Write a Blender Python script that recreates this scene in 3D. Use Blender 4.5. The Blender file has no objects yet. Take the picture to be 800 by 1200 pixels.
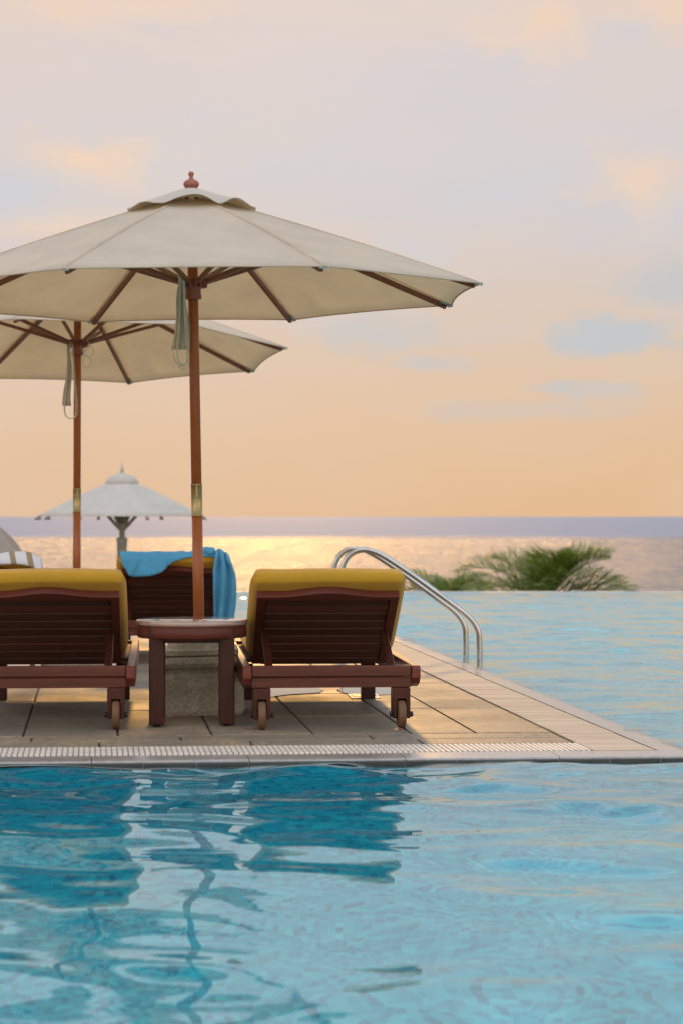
import bpy, math, random
import numpy as np
from mathutils import Vector, Matrix, noise as mnoise
random.seed(7)
R = math.radians
sc = bpy.context.scene
COL = sc.collection
CAMZ = 0.93
F = 2440.0          # focal length in photo pixels (800 wide)

# ------------------------------------------------------------------ materials
def new_mat(name):
    m = bpy.data.materials.new(name); m.use_nodes = True
    nt = m.node_tree; nt.nodes.clear()
    out = nt.nodes.new('ShaderNodeOutputMaterial')
    return m, nt, out
class N:
    """tiny node helper"""
    def __init__(s, nt): s.nt = nt
    def n(s, typ, **kw):
        nd = s.nt.nodes.new(typ)
        for k, v in kw.items():
            if k.startswith('i_'):
                nd.inputs[k[2:].replace('_', ' ')].default_value = v
            else: setattr(nd, k, v)
        return nd
    def l(s, a, b): s.nt.links.new(a, b)
    def math(s, op, a, b=None, c=None, clamp=False):
        nd = s.nt.nodes.new('ShaderNodeMath'); nd.operation = op; nd.use_clamp = clamp
        for i, v in enumerate((a, b, c)):
            if v is None: continue
            if isinstance(v, (int, float)): nd.inputs[i].default_value = v
            else: s.l(v, nd.inputs[i])
        return nd.outputs[0]
    def mix(s, fac, a, b, typ='MIX'):
        nd = s.nt.nodes.new('ShaderNodeMix'); nd.data_type = 'RGBA'; nd.blend_type = typ
        for sock, v in ((nd.inputs[0], fac), (nd.inputs[6], a), (nd.inputs[7], b)):
            if isinstance(v, (int, float)): sock.default_value = v
            elif isinstance(v, tuple): sock.default_value = (*v[:3], 1)
            else: s.l(v, sock)
        return nd.outputs[2]
    def ramp(s, fac, stops):
        nd = s.nt.nodes.new('ShaderNodeValToRGB')
        cr = nd.color_ramp
        while len(cr.elements) > 1: cr.elements.remove(cr.elements[-1])
        for i, (p, c) in enumerate(stops):
            e = cr.elements[0] if i == 0 else cr.elements.new(p)
            e.position = p
            e.color = (c, c, c, 1) if isinstance(c, (int, float)) else (*c[:3], 1)
        s.l(fac, nd.inputs[0])
        return nd.outputs[0]
    def noise(s, vec, scale, detail=4, rough=.55, dist=0):
        nd = s.n('ShaderNodeTexNoise', i_Scale=scale, i_Detail=detail, i_Roughness=rough, i_Distortion=dist)
        if vec is not None: s.l(vec, nd.inputs['Vector'])
        return nd.outputs['Fac']
    def mapping(s, vec, scale=(1, 1, 1), loc=(0, 0, 0), rot=(0, 0, 0)):
        nd = s.n('ShaderNodeMapping'); nd.inputs['Scale'].default_value = scale
        nd.inputs['Location'].default_value = loc; nd.inputs['Rotation'].default_value = rot
        s.l(vec, nd.inputs['Vector']); return nd.outputs[0]
    def bump(s, h, strength=.3, dist=.01, normal=None):
        nd = s.n('ShaderNodeBump', i_Strength=strength, i_Distance=dist)
        s.l(h, nd.inputs['Height'])
        if normal is not None: s.l(normal, nd.inputs['Normal'])
        return nd.outputs[0]
    def coord(s, k='Object'): return s.n('ShaderNodeTexCoord').outputs[k]

def principled(n, col, rough=.5, bump=None, **kw):
    p = n.n('ShaderNodeBsdfPrincipled')
    if isinstance(col, tuple): p.inputs['Base Color'].default_value = (*col[:3], 1)
    else: n.l(col, p.inputs['Base Color'])
    if isinstance(rough, (int, float)): p.inputs['Roughness'].default_value = rough
    else: n.l(rough, p.inputs['Roughness'])
    if bump is not None: n.l(bump, p.inputs['Normal'])
    for k, v in kw.items(): p.inputs[k.replace('_', ' ')].default_value = v
    return p

def simple(name, col, rough=.5, var=.15, scale=12, bstr=.15, bdist=.002, **kw):
    m, nt, out = new_mat(name); n = N(nt)
    c = n.coord(); f = n.noise(c, scale, 5)
    dark = tuple(x * (1 - var) for x in col); lite = tuple(min(1, x * (1 + var)) for x in col)
    colr = n.ramp(f, [(.3, dark), (.7, lite)])
    p = principled(n, colr, rough, n.bump(n.noise(c, scale * 12, 3), bstr, bdist), **kw)
    n.l(p.outputs[0], out.inputs[0]); return m

def wood(name, dark, lite, axis=0, rough=.32, scale=7.0, coat=0, spec=.32, bs=.25):
    m, nt, out = new_mat(name); n = N(nt)
    c = n.coord()
    sc3 = [scale * 6] * 3; sc3[axis] = scale * .35
    g = n.noise(n.mapping(c, tuple(sc3)), 1.0, 6, .65, .6)
    blot = n.noise(c, 5, 3)
    isl = n.n('ShaderNodeNewGeometry').outputs['Random Per Island']
    colr = n.ramp(g, [(.28, dark), (.72, lite)])
    colr = n.mix(n.math('MULTIPLY', blot, .5), colr, tuple(x * .55 for x in dark))
    colr = n.mix(n.math('MULTIPLY', isl, .6), colr, tuple(x * 1.25 for x in lite))
    # worn pale scratches
    scr = n.noise(n.mapping(c, tuple(x * 2.5 for x in sc3)), 1.0, 2, .5)
    wear = n.math('MULTIPLY', n.ramp(scr, [(.70, 0.), (.78, 1.)]), n.ramp(n.noise(c, 9, 2), [(.55, 0.), (.65, .5)]))
    colr = n.mix(wear, colr, (.32, .2, .14))
    rg = n.math('ADD', n.math('MULTIPLY', blot, .3), rough - .15)
    p = principled(n, colr, rg, n.bump(g, bs, .0015), Specular_IOR_Level=spec, Coat_Weight=coat, Coat_Roughness=.06)
    n.l(p.outputs[0], out.inputs[0]); return m

def fabric(name, col, transl=0.0, rough=.85, weave=900, var=.1, wr=.35, wscale=5, wdist=.012, stain=None):
    m, nt, out = new_mat(name); n = N(nt)
    c = n.coord()
    f = n.noise(c, 3.5, 6, .6)
    colr = n.ramp(f, [(.3, tuple(x * (1 - var) for x in col)), (.7, tuple(min(1, x * (1 + var * .6)) for x in col))])
    if stain:
        s_ = n.ramp(n.noise(n.mapping(c, (1, 1, .6)), 2.2, 7, .7), [(.55, 0.), (.75, .55)])
        colr = n.mix(s_, colr, stain)
    w = n.noise(c, weave, 2)
    wrk = n.noise(n.mapping(c, (1, 1, .5)), wscale, 4, .5, .6)
    b = n.bump(wrk, wr, wdist); b = n.bump(w, .25, .0006, b)
    p = principled(n, colr, rough, b, Sheen_Weight=.15)
    if transl > 0:
        t = n.n('ShaderNodeBsdfTranslucent'); n.l(n.mix(.45, colr, (.98, .80, .46), 'MULTIPLY'), t.inputs['Color']); n.l(b, t.inputs['Normal'])
        mx = n.n('ShaderNodeMixShader', i_Fac=transl)
        n.l(p.outputs[0], mx.inputs[1]); n.l(t.outputs[0], mx.inputs[2]); n.l(mx.outputs[0], out.inputs[0])
    else: n.l(p.outputs[0], out.inputs[0])
    return m

M = {}
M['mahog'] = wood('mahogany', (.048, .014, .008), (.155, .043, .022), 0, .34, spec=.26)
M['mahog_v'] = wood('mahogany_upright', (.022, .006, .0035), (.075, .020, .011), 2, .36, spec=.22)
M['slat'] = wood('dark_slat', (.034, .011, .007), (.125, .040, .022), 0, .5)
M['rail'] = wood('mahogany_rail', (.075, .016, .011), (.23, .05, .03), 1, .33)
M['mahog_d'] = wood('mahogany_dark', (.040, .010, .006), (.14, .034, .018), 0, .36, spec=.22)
M['gloss'] = wood('polished_lit_top', (.24, .13, .09), (.44, .29, .21), 0, .2, coat=1.0, spec=.6, bs=.03)  # pale tan base carries the sunlight and sky sheen on the table top
M['wheel'] = wood('wheel_wood', (.07, .035, .018), (.19, .095, .045), 2, .5)
M['pole'] = wood('varnished_pole', (.20, .055, .018), (.42, .13, .04), 2, .28, 9)
M['rib'] = wood('umbrella_rib', (.16, .055, .028), (.32, .12, .055), 0, .4)
M['hub'] = simple('painted_hub', (.34, .10, .06), .4, .15, 30)
M['brass'] = simple('brass', (.42, .32, .15), .42, .2, 30, Metallic=1.0)
M['steel'] = simple('steel', (.50, .48, .44), .14, .1, 8, .05, .0005, Metallic=1.0)
M['bolt'] = simple('dark_bolt', (.05, .035, .03), .45, .3, 40, Metallic=.7)
M['canopy'] = fabric('canvas_canopy', (.90, .82, .70), .56, .9, 700, .07, .25, 2.6, .02, stain=(.74, .67, .57))
M['vent'] = fabric('canvas_vent', (.76, .69, .58), .35, .9, 700, .07, .25, 2.6, .02)
M['canopy_far'] = fabric('canvas_far', (.66, .60, .52), .2, .9, 300, .08, .2, 2, .02)
M['strap'] = fabric('strap_cloth', (.62, .58, .45), .2, .9, 700, .15, .3, 20, .004)
M['cord'] = simple('cord', (.60, .54, .40), .9, .15, 60)
M['pocket'] = fabric('pocket', (.50, .48, .42), .0, .9)
M['yellow'] = fabric('mustard_canvas', (.62, .32, .011), 0, .6, 800, .12, .5, 6, .012, stain=(.40, .18, .008))
M['blue'] = fabric('blue_towel', (.09, .37, .56), .15, .95, 350, .18, .6, 12, .02)
M['taupe'] = fabric('taupe_cloth', (.42, .36, .31), .05, .9, 500, .15, .6, 9, .02)
M['white_metal'] = simple('grey_metal', (.42, .42, .37), .5, .15, 10)
M['tip'] = simple('rib_tip', (.12, .11, .10), .6)
M['plastic'] = simple('grate_plastic', (.70, .60, .50), .5, .14, 9, .2, .001)
M['grate_dark'] = simple('grate_channel', (.10, .085, .07), .7)

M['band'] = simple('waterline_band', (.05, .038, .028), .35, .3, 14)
# striped towel
def striped():
    m, nt, out = new_mat('striped_towel'); n = N(nt)
    x = n.n('ShaderNodeSeparateXYZ'); n.l(n.coord('UV'), x.inputs[0])
    s = n.math('SINE', n.math('MULTIPLY', x.outputs[0], 2 * math.pi / .105))
    f = n.ramp(s, [(.45, 0.), (.55, 1.)])
    c = n.mix(f, (.70, .68, .68), (.33, .25, .15))
    p = principled(n, c, .95, n.bump(n.noise(n.coord(), 300, 2), .5, .003))
    n.l(p.outputs[0], out.inputs[0]); return m
M['striped'] = striped()

def stone_paving():
    m, nt, out = new_mat('stone_paving'); n = N(nt)
    c = n.coord()
    isl = n.n('ShaderNodeNewGeometry').outputs['Random Per Island']
    big = n.noise(c, 1.7, 5, .6); fine = n.noise(c, 26, 7, .72)
    streak = n.noise(n.mapping(c, (3, 34, 3)), 1.0, 6, .65, .4)
    col = n.ramp(fine, [(.32, (.15, .115, .078)), (.5, (.33, .26, .18)), (.70, (.53, .43, .31))])
    col = n.mix(n.math('MULTIPLY', n.ramp(streak, [(.3, 0.), (.7, 1.)]), .45), col, (.24, .19, .145))
    tone = n.ramp(isl, [(0, (.72, .74, .76)), (.35, (1.0, .93, .82)), (.7, (.84, .82, .78)), (1, (1.18, 1.04, .86))])
    col = n.mix(1.0, col, tone, 'MULTIPLY')
    st = n.ramp(big, [(.42, 0.), (.60, .62)])
    col = n.mix(st, col, (.17, .145, .12))
    speck = n.ramp(n.noise(c, 160, 2), [(.3, .5), (.42, 0.)])
    col = n.mix(speck, col, (.12, .1, .08))
    rg = n.ramp(big, [(.35, .62), (.65, .42)])
    b = n.bump(streak, .6, .004); b = n.bump(fine, .45, .004, b)
    p = principled(n, col, rg, b)
    n.l(p.outputs[0], out.inputs[0]); return m
M['paving'] = stone_paving()

def slatted():
    m, nt, out = new_mat('edge_slats'); n = N(nt)
    c = n.coord(); isl = n.n('ShaderNodeNewGeometry').outputs['Random Per Island']
    f = n.noise(n.mapping(c, (6, 60, 6)), 1.0, 5, .6)
    col = n.ramp(f, [(.3, (.36, .27, .19)), (.7, (.60, .47, .34))])
    col = n.mix(n.math('MULTIPLY', isl, .45), col, (.68, .55, .41))
    p = principled(n, col, .6, n.bump(f, .3, .002))
    n.l(p.outputs[0], out.inputs[0]); return m
M['edge'] = slatted()

def coping():
    m, nt, out = new_mat('wet_coping'); n = N(nt)
    c = n.coord(); f = n.noise(c, 30, 6, .7); b_ = n.noise(c, 2.0, 4)
    col = n.ramp(f, [(.3, (.30, .25, .22)), (.7, (.46, .39, .34))])
    rg = n.ramp(b_, [(.35, .16), (.65, .4)])
    p = principled(n, col, rg, n.bump(f, .12, .002), Coat_Weight=.3, Coat_Roughness=.05)
    n.l(p.outputs[0], out.inputs[0]); return m
M['coping'] = coping()

def base_stone():
    m, nt, out = new_mat('umbrella_stone'); n = N(nt)
    c = n.coord(); f = n.noise(c, 70, 6, .75); b_ = n.noise(c, 7, 4, .6)
    col = n.ramp(f, [(.3, (.24, .20, .14)), (.52, (.50, .43, .31)), (.75, (.66, .58, .44))])
    col = n.mix(n.ramp(b_, [(.42, 0.), (.62, .55)]), col, (.30, .28, .18))
    pit = n.n('ShaderNodeTexVoronoi', i_Scale=95.0); n.l(c, pit.inputs['Vector'])
    pf = n.ramp(pit.outputs['Distance'], [(.12, 1.), (.24, 0.)])
    col = n.mix(n.math('MULTIPLY', pf, .7), col, (.07, .06, .045))
    p = principled(n, col, .85, n.bump(f, .7, .006))
    n.l(p.outputs[0], out.inputs[0]); return m
M['base'] = base_stone()

def mosaic():
    m, nt, out = new_mat('pool_mosaic'); n = N(nt)
    uv = n.coord('UV'); T = .026
    u = n.mapping(uv, (1 / T, 1 / T, 1))
    fl = n.n('ShaderNodeVectorMath', operation='FLOOR'); n.l(u, fl.inputs[0])
    fr = n.n('ShaderNodeVectorMath', operation='FRACTION'); n.l(u, fr.inputs[0])
    wn = n.n('ShaderNodeTexWhiteNoise'); n.l(fl.outputs[0], wn.inputs['Vector'])
    col = n.ramp(wn.outputs['Value'], [(0, (.0, .31, .45)), (.2, (.0, .44, .59)), (.5, (.0, .54, .68)), (.8, (.004, .63, .74)), (1, (.03, .74, .80))])
    s = n.n('ShaderNodeSeparateXYZ'); n.l(fr.outputs[0], s.inputs[0])
    g = n.math('MAXIMUM', n.math('LESS_THAN', s.outputs[0], .09), n.math('LESS_THAN', s.outputs[1], .09))
    col = n.mix(n.math('MULTIPLY', g, .7), col, (.03, .70, .77))
    p = principled(n, col, .3)
    n.l(p.outputs[0], out.inputs[0]); return m
M['mosaic'] = mosaic()

def water_mat():
    m, nt, out = new_mat('pool_water'); n = N(nt)
    c = n.coord()
    b = n.bump(n.noise(n.mapping(c, (1, 1.4, 1)), 6.0, 3, .5), .10, .008)
    g = n.n('ShaderNodeBsdfGlass', i_IOR=1.45, i_Roughness=0.0); g.inputs['Color'].default_value = (.93, 1, 1, 1)
    n.l(b, g.inputs['Normal'])
    n.l(g.outputs[0], out.inputs[0]); return m
M['water'] = water_mat()

def puddle_mat():
    m, nt, out = new_mat('puddle_water'); n = N(nt)
    p = principled(n, (.30, .25, .19), .03, n.bump(n.noise(n.coord(), 9, 2), .05, .003), IOR=1.5, Specular_IOR_Level=.9)
    n.l(p.outputs[0], out.inputs[0]); return m
M['puddle'] = puddle_mat()

def sea_mat():
    m, nt, out = new_mat('sea_water'); n = N(nt)
    c = n.coord(); s = n.n('ShaderNodeSeparateXYZ'); n.l(c, s.inputs[0])
    # offshore belt: rougher, its grey-blue base colour stands in for cloud shade
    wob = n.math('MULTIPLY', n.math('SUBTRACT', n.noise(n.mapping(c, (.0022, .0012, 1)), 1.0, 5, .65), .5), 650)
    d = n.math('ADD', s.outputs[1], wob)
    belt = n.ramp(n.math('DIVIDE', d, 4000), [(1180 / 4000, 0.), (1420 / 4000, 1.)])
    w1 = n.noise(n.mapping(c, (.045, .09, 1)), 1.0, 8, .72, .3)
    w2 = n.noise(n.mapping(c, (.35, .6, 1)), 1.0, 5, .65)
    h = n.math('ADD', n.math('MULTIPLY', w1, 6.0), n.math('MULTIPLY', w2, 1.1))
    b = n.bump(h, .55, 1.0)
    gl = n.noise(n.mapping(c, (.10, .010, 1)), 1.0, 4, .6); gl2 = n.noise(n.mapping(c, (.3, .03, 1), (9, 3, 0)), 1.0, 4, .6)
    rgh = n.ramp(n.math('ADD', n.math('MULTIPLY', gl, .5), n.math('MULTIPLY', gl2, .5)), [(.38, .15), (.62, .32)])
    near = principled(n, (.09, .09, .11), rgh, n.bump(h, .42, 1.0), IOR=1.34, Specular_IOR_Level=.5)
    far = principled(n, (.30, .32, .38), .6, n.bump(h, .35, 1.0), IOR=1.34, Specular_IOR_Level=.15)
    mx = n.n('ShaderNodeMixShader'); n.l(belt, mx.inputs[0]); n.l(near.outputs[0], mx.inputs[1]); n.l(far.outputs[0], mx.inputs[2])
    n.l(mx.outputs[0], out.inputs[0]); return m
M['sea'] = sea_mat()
M['ground'] = simple('scrub_ground', (.09, .10, .05), .95, .5, .6, .6, .1)
M['concrete'] = simple('pool_wall', (.55, .55, .52), .35, .12, 6)

def leaf_mat():
    m, nt, out = new_mat('palm_leaf'); n = N(nt)
    isl = n.n('ShaderNodeNewGeometry').outputs['Random Per Island']
    col = n.ramp(isl, [(0, (.06, .10, .018)), (.5, (.13, .20, .03)), (.85, (.20, .27, .05)), (1, (.30, .25, .09))])
    p = principled(n, col, .45)
    t = n.n('ShaderNodeBsdfTranslucent'); n.l(n.mix(.5, col, (.35, .45, .05)), t.inputs['Color'])
    mx = n.n('ShaderNodeMixShader', i_Fac=.35); n.l(p.outputs[0], mx.inputs[1]); n.l(t.outputs[0], mx.inputs[2])
    n.l(mx.outputs[0], out.inputs[0]); return m
M['leaf'] = leaf_mat()
M['trunk'] = simple('palm_trunk', (.20, .15, .11), .9, .3, 6)
M['tile_white'] = simple('marker_tile', (.66, .62, .58), .3, .08, 20)
M['tile_pink'] = simple('marker_print', (.62, .28, .24), .35, .2, 60)
M['tile_dark'] = simple('marker_dark', (.06, .07, .06), .5, .3, 30)

# ------------------------------------------------------------------ mesh builder
class MB:
    def __init__(s): s.v = []; s.f = []; s.smooth = []
    def add(s, vs, fs, M4=None, smooth=False):
        o = len(s.v)
        for p in vs:
            p = Vector(p)
            s.v.append(tuple(M4 @ p) if M4 is not None else tuple(p))
        for f in fs: s.f.append([i + o for i in f]); s.smooth.append(smooth)
        return s
    def box(s, x0, x1, y0, y1, z0, z1, M4=None):
        vs = [(x0, y0, z0), (x1, y0, z0), (x1, y1, z0), (x0, y1, z0), (x0, y0, z1), (x1, y0, z1), (x1, y1, z1), (x0, y1, z1)]
        fs = [(0, 3, 2, 1), (4, 5, 6, 7), (0, 1, 5, 4), (1, 2, 6, 5), (2, 3, 7, 6), (3, 0, 4, 7)]
        return s.add(vs, fs, M4)
    def bar(s, a, b, w, h, up=(0, 0, 1)):
        a, b = Vector(a), Vector(b); d = (b - a); L = d.length; d.normalize()
        side = d.cross(Vector(up)).normalized(); u = side.cross(d).normalized()
        M4 = Matrix((side, d, u)).transposed().to_4x4(); M4.translation = a
        return s.box(-w / 2, w / 2, 0, L, -h / 2, h / 2, M4)
    def tube(s, pts, r, n=10, caps=True):
        pts = [Vector(p) for p in pts]; rs = r if isinstance(r, (list, tuple)) else [r] * len(pts)
        vs = []; ref = Vector((0, 0, 1)); prev = None
        for i, p in enumerate(pts):
            t = (pts[min(i + 1, len(pts) - 1)] - pts[max(i - 1, 0)]).normalized()
            if prev is None:
                ref = Vector((0, 0, 1)) if abs(t.z) < .9 else Vector((1, 0, 0))
                a = t.cross(ref).normalized()
            else: a = (prev - t * prev.dot(t)).normalized()
            prev = a; b = t.cross(a)
            for k in range(n):
                th = 2 * math.pi * k / n
                vs.append(p + (a * math.cos(th) + b * math.sin(th)) * rs[i])
        fs = []
        for i in range(len(pts) - 1):
            for k in range(n):
                k2 = (k + 1) % n
                fs.append((i * n + k, i * n + k2, (i + 1) * n + k2, (i + 1) * n + k))
        s.add(vs, fs, smooth=True)
        if caps:
            o = len(s.v) - len(vs)
            s.f.append([o + k for k in range(n)][::-1]); s.smooth.append(False)
            s.f.append([o + (len(pts) - 1) * n + k for k in range(n)]); s.smooth.append(False)
        return s
    def lathe(s, prof, n=28, M4=None, smooth=True):
        vs = []; fs = []
        for (r, z) in prof:
            for k in range(n):
                th = 2 * math.pi * k / n; vs.append((r * math.cos(th), r * math.sin(th), z))
        for i in range(len(prof) - 1):
            for k in range(n):
                k2 = (k + 1) % n; fs.append((i * n + k, i * n + k2, (i + 1) * n + k2, (i + 1) * n + k))
        fs.append(tuple(range(n))[::-1]); fs.append(tuple((len(prof) - 1) * n + k for k in range(n)))
        return s.add(vs, fs, M4, smooth)
    def prism(s, outline, y0, y1, M4=None):
        """outline in x,z extruded along y"""
        n = len(outline); vs = [(x, y0, z) for x, z in outline] + [(x, y1, z) for x, z in outline]
        fs = [tuple(range(n)), tuple(range(2 * n - 1, n - 1, -1))]
        for i in range(n):
            j = (i + 1) % n; fs.append((j, i, i + n, j + n))
        return s.add(vs, fs, M4)
    def grid(s, fn, nu, nv, smooth=True):
        vs = [fn(i / nu, j / nv) for j in range(nv + 1) for i in range(nu + 1)]
        fs = [(j * (nu + 1) + i, j * (nu + 1) + i + 1, (j + 1) * (nu + 1) + i + 1, (j + 1) * (nu + 1) + i) for j in range(nv) for i in range(nu)]
        return s.add(vs, fs, smooth=smooth)
    def build(s, name, mat, parent=None, bevel=0, seg=2, solid=0, sub=0, fix=True):
        me = bpy.data.meshes.new(name); me.from_pydata(s.v, [], s.f); me.update()
        me.polygons.foreach_set('use_smooth', s.smooth)
        if fix:
            import bmesh
            bm = bmesh.new(); bm.from_mesh(me); bmesh.ops.recalc_face_normals(bm, faces=bm.faces); bm.to_mesh(me); bm.free()
        uv = me.uv_layers.new(name='UVMap')
        co = me.vertices
        for p in me.polygons:
            nrm = p.normal
            for li in p.loop_indices:
                v = co[me.loops[li].vertex_index].co
                if abs(nrm.z) > .7: uv.data[li].uv = (v.x, v.y)
                else:
                    t = Vector((0, 0, 1)).cross(nrm).normalized(); uv.data[li].uv = (v.dot(t), v.z)
        o = bpy.data.objects.new(name, me); COL.objects.link(o)
        if mat is not None: me.materials.append(mat)
        if solid: md = o.modifiers.new('solid', 'SOLIDIFY'); md.thickness = solid; md.offset = 0
        if bevel:
            md = o.modifiers.new('bevel', 'BEVEL'); md.width = bevel; md.segments = seg; md.limit_method = 'ANGLE'; md.harden_normals = False
        if sub: md = o.modifiers.new('sub', 'SUBSURF'); md.levels = sub; md.render_levels = sub
        if parent is not None: o.parent = parent
        return o

def tag(o, label=None, cat=None, group=None, kind=None):
    for k, v in (('label', label), ('category', cat), ('group', group), ('kind', kind)):
        if v: o[k] = v
    return o
def empty(name, loc=(0, 0, 0), rot=(0, 0, 0)):
    o = bpy.data.objects.new(name, None); COL.objects.link(o); o.location = loc; o.rotation_euler = rot
    o.empty_display_size = .2; return o
def children(o): return [c for c in bpy.data.objects if c.parent == o]
def copy_tree(o, parent=None, skip=()):
    c = o.copy(); COL.objects.link(c); c.parent = parent
    for ch in children(o):
        copy_tree(ch, c)
    return c
def catmull(pts, k=8):
    P = [Vector(p) for p in pts]; P = [P[0] * 2 - P[1]] + P + [P[-1] * 2 - P[-2]]
    out = []
    for i in range(1, len(P) - 2):
        for j in range(k):
            t = j / k; a, b, c, d = P[i - 1:i + 3]
            out.append(.5 * ((2 * b) + (c - a) * t + (2 * a - 5 * b + 4 * c - d) * t * t + (3 * b - a - 3 * c + d) * t ** 3))
    out.append(P[-2]); return out
def at(px, y, z=None, Y=None):
    """photo pixel to world, at height z or depth Y"""
    D = Y if Y is not None else F * (CAMZ - z) / (y - 605)
    return Vector(((px - 400) / F * D, D, CAMZ - (y - 605) * D / F))

# ------------------------------------------------------------------ deck frame
C0 = Vector((1.432, 8.115, 0)); U = Vector((-.9968, -.080, 0)); V = Vector((-.1177, .993, 0))
DECK_L = 7.5; DECK_D = 8.5
WZ = -.017
def P(a, b, z=0): q = C0 + U * a + V * b; return Vector((q.x, q.y, z))
def quad_block(mb, a0, a1, b0, b1, z0, z1):
    c = [(a0, b0), (a1, b0), (a1, b1), (a0, b1)]
    vs = [P(a, b, z0) for a, b in c] + [P(a, b, z1) for a, b in c]
    fs = [(0, 3, 2, 1), (4, 5, 6, 7), (0, 1, 5, 4), (1, 2, 6, 5), (2, 3, 7, 6), (3, 0, 4, 7)]
    mb.add(vs, fs)
# solid deck body with mosaic sides
mb = MB(); quad_block(mb, 0.012, DECK_L, .012, DECK_D - .012, -1.4, -.036)
tag(mb.build('deck_base', M['mosaic']), kind='structure')
# paving slabs
mb = MB(); GAP = .005
def slab(a0, a1, b0, b1, z=0.0, j=.003):
    dz = random.uniform(-j, 0)
    quad_block(mb, a0 + GAP, a1 - GAP, b0 + GAP, b1 - GAP, -.035, z + dz)
A_IN = .42
cols = [A_IN]
for w in (.33, .28, .42, .43, .40): cols.append(cols[-1] + w)
while cols[-1] < DECK_L: cols.append(cols[-1] + random.choice((.42, .4, .45)))
# two border rows, broken at irregular places
for (b0, b1) in ((.49, .70), (.70, .90)):
    a = A_IN
    while a < DECK_L:
        a2 = min(a + random.choice((.62, .8, .95, .7)), DECK_L); slab(a, a2, b0, b1); a = a2
for i in range(len(cols) - 1):
    b = .90; first = random.choice((.5, .95, 1.15, .8))
    while b < DECK_D - .35:
        b2 = min(b + (first if b < 1 else random.choice((.9, .62, 1.2))), DECK_D - .33)
        slab(cols[i], cols[i + 1], b, b2); b = b2
o = mb.build('paving', M['paving'], bevel=.004); tag(o, kind='structure')
# dark bedding under the joints
mb = MB(); quad_block(mb, .145, DECK_L, .165, DECK_D - .14, -.034, -.012); tag(mb.build('joint_bed', M['grate_dark']), kind='structure')
# slatted edge band on the right and at the far side
mb = MB()
b = .19
while b < DECK_D - .2:
    w = random.uniform(.045, .055)
    quad_block(mb, .165, .41, b, b + w, -.01, -.001 + random.uniform(-.001, .001)); b += w + .004
a = .42
while a < DECK_L:
    w = .05; quad_block(mb, a, a + w, DECK_D - .315, DECK_D - .17, -.01, -.001); a += w + .004
tag(mb.build('slatted_edging', M['edge']), kind='structure')
# coping: right, front nosing, far
mb = MB()
def cop_strip(fn, L, prof, seglen=.9):
    s0 = 0
    while s0 < L:
        s1 = min(s0 + seglen, L)
        vs = []
        for s_ in (s0 + .0015, s1 - .0015):
            for (w, z) in prof: vs.append(fn(w, s_, z))
        n = len(prof); fs = [tuple(range(n)), tuple(range(2 * n - 1, n - 1, -1))]
        for i in range(n): j = (i + 1) % n; fs.append((j, i, i + n, j + n))
        mb.add(vs, fs); s0 = s1
prof_r = [(.152, -.06), (.152, -.002), (.12, -.003), (.05, -.008), (.0, -.019), (-.01, -.030), (-.01, -.06)]
cop_strip(lambda w, s_, z: P(w, s_ + .172, z), DECK_D - .172, prof_r)
prof_f = [(.17, -.06), (.17, -.001), (.01, -.002), (-.004, -.004), (-.006, -.010), (-.002, -.014), (0, -.06)]
cop_strip(lambda w, s_, z: P(s_ - .01, w, z), DECK_L, prof_f, .6)
cop_strip(lambda w, s_, z: P(s_ + .165, DECK_D - w, z), DECK_L, prof_r)
tag(mb.build('coping', M['coping']), kind='structure')
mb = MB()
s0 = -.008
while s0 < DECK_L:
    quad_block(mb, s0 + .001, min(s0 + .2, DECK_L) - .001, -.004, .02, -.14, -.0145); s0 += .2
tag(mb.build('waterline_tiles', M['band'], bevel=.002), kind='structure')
# overflow grating along the front
mb = MB(); a = A_IN
while a < 4.6:
    for (b0, b1) in ((.18, .262), (.268, .35), (.356, .438)):
        sh = .0035 * math.sin(a * 300)
        quad_block(mb, a + .002, a + .0185, b0, b1 - .003, -.012, .0035)
    a += .0215
for bb in (.176, .264, .352, .44): quad_block(mb, A_IN, 4.6, bb - .003, bb + .003, -.012, -.001)
tag(mb.build('overflow_grating', M['plastic'], bevel=.004), kind='structure')
# puddles
mb = MB()
def puddle(a, b, ra, rb, seed):
    pts = []
    for k in range(40):
        th = 2 * math.pi * k / 40; d = Vector((math.cos(th), math.sin(th), seed))
        r = 1 + .38 * mnoise.noise(d * 1.6) + .15 * mnoise.noise(d * 4)
        pts.append(P(a + ra * r * math.cos(th), b + rb * r * math.sin(th), .002))
    mb.add(pts, [tuple(range(40))])
puddle(.93, 3.05, .16, .30, 3.1); puddle(1.55, 3.1, .34, .36, 7.7); puddle(2.7, 5.4, .5, .8, 1.7); puddle(.8, 3.75, .1, .2, 5.7)
puddle(3.3, 7.7, .6, .25, 9.1)
tag(mb.build('puddle', M['puddle']), kind='structure')

# ------------------------------------------------------------------ pool basin, water, terrain, sea
POOL = (-9, 13, -3, 26); DEPTH = -1.35
mb = MB(); mb.add([(POOL[0], POOL[2], DEPTH), (POOL[1], POOL[2], DEPTH), (POOL[1], POOL[3], DEPTH), (POOL[0], POOL[3], DEPTH)], [(0, 1, 2, 3)])
for (x0, y0, x1, y1) in ((POOL[0], POOL[3], POOL[1], POOL[3]), (POOL[0], POOL[2], POOL[0], POOL[3]), (POOL[1], POOL[3], POOL[1], POOL[2]), (POOL[1], POOL[2], POOL[0], POOL[2])):
    mb.add([(x0, y0, DEPTH), (x1, y1, DEPTH), (x1, y1, -.024), (x0, y0, -.024)], [(0, 1, 2, 3)])
tag(mb.build('pool_floor', M['mosaic'], fix=False), kind='structure')
mb = MB()
mb.box(POOL[0] - .3, POOL[1] + .3, POOL[3] + .002, POOL[3] + .25, -2.6, -.016)
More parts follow.
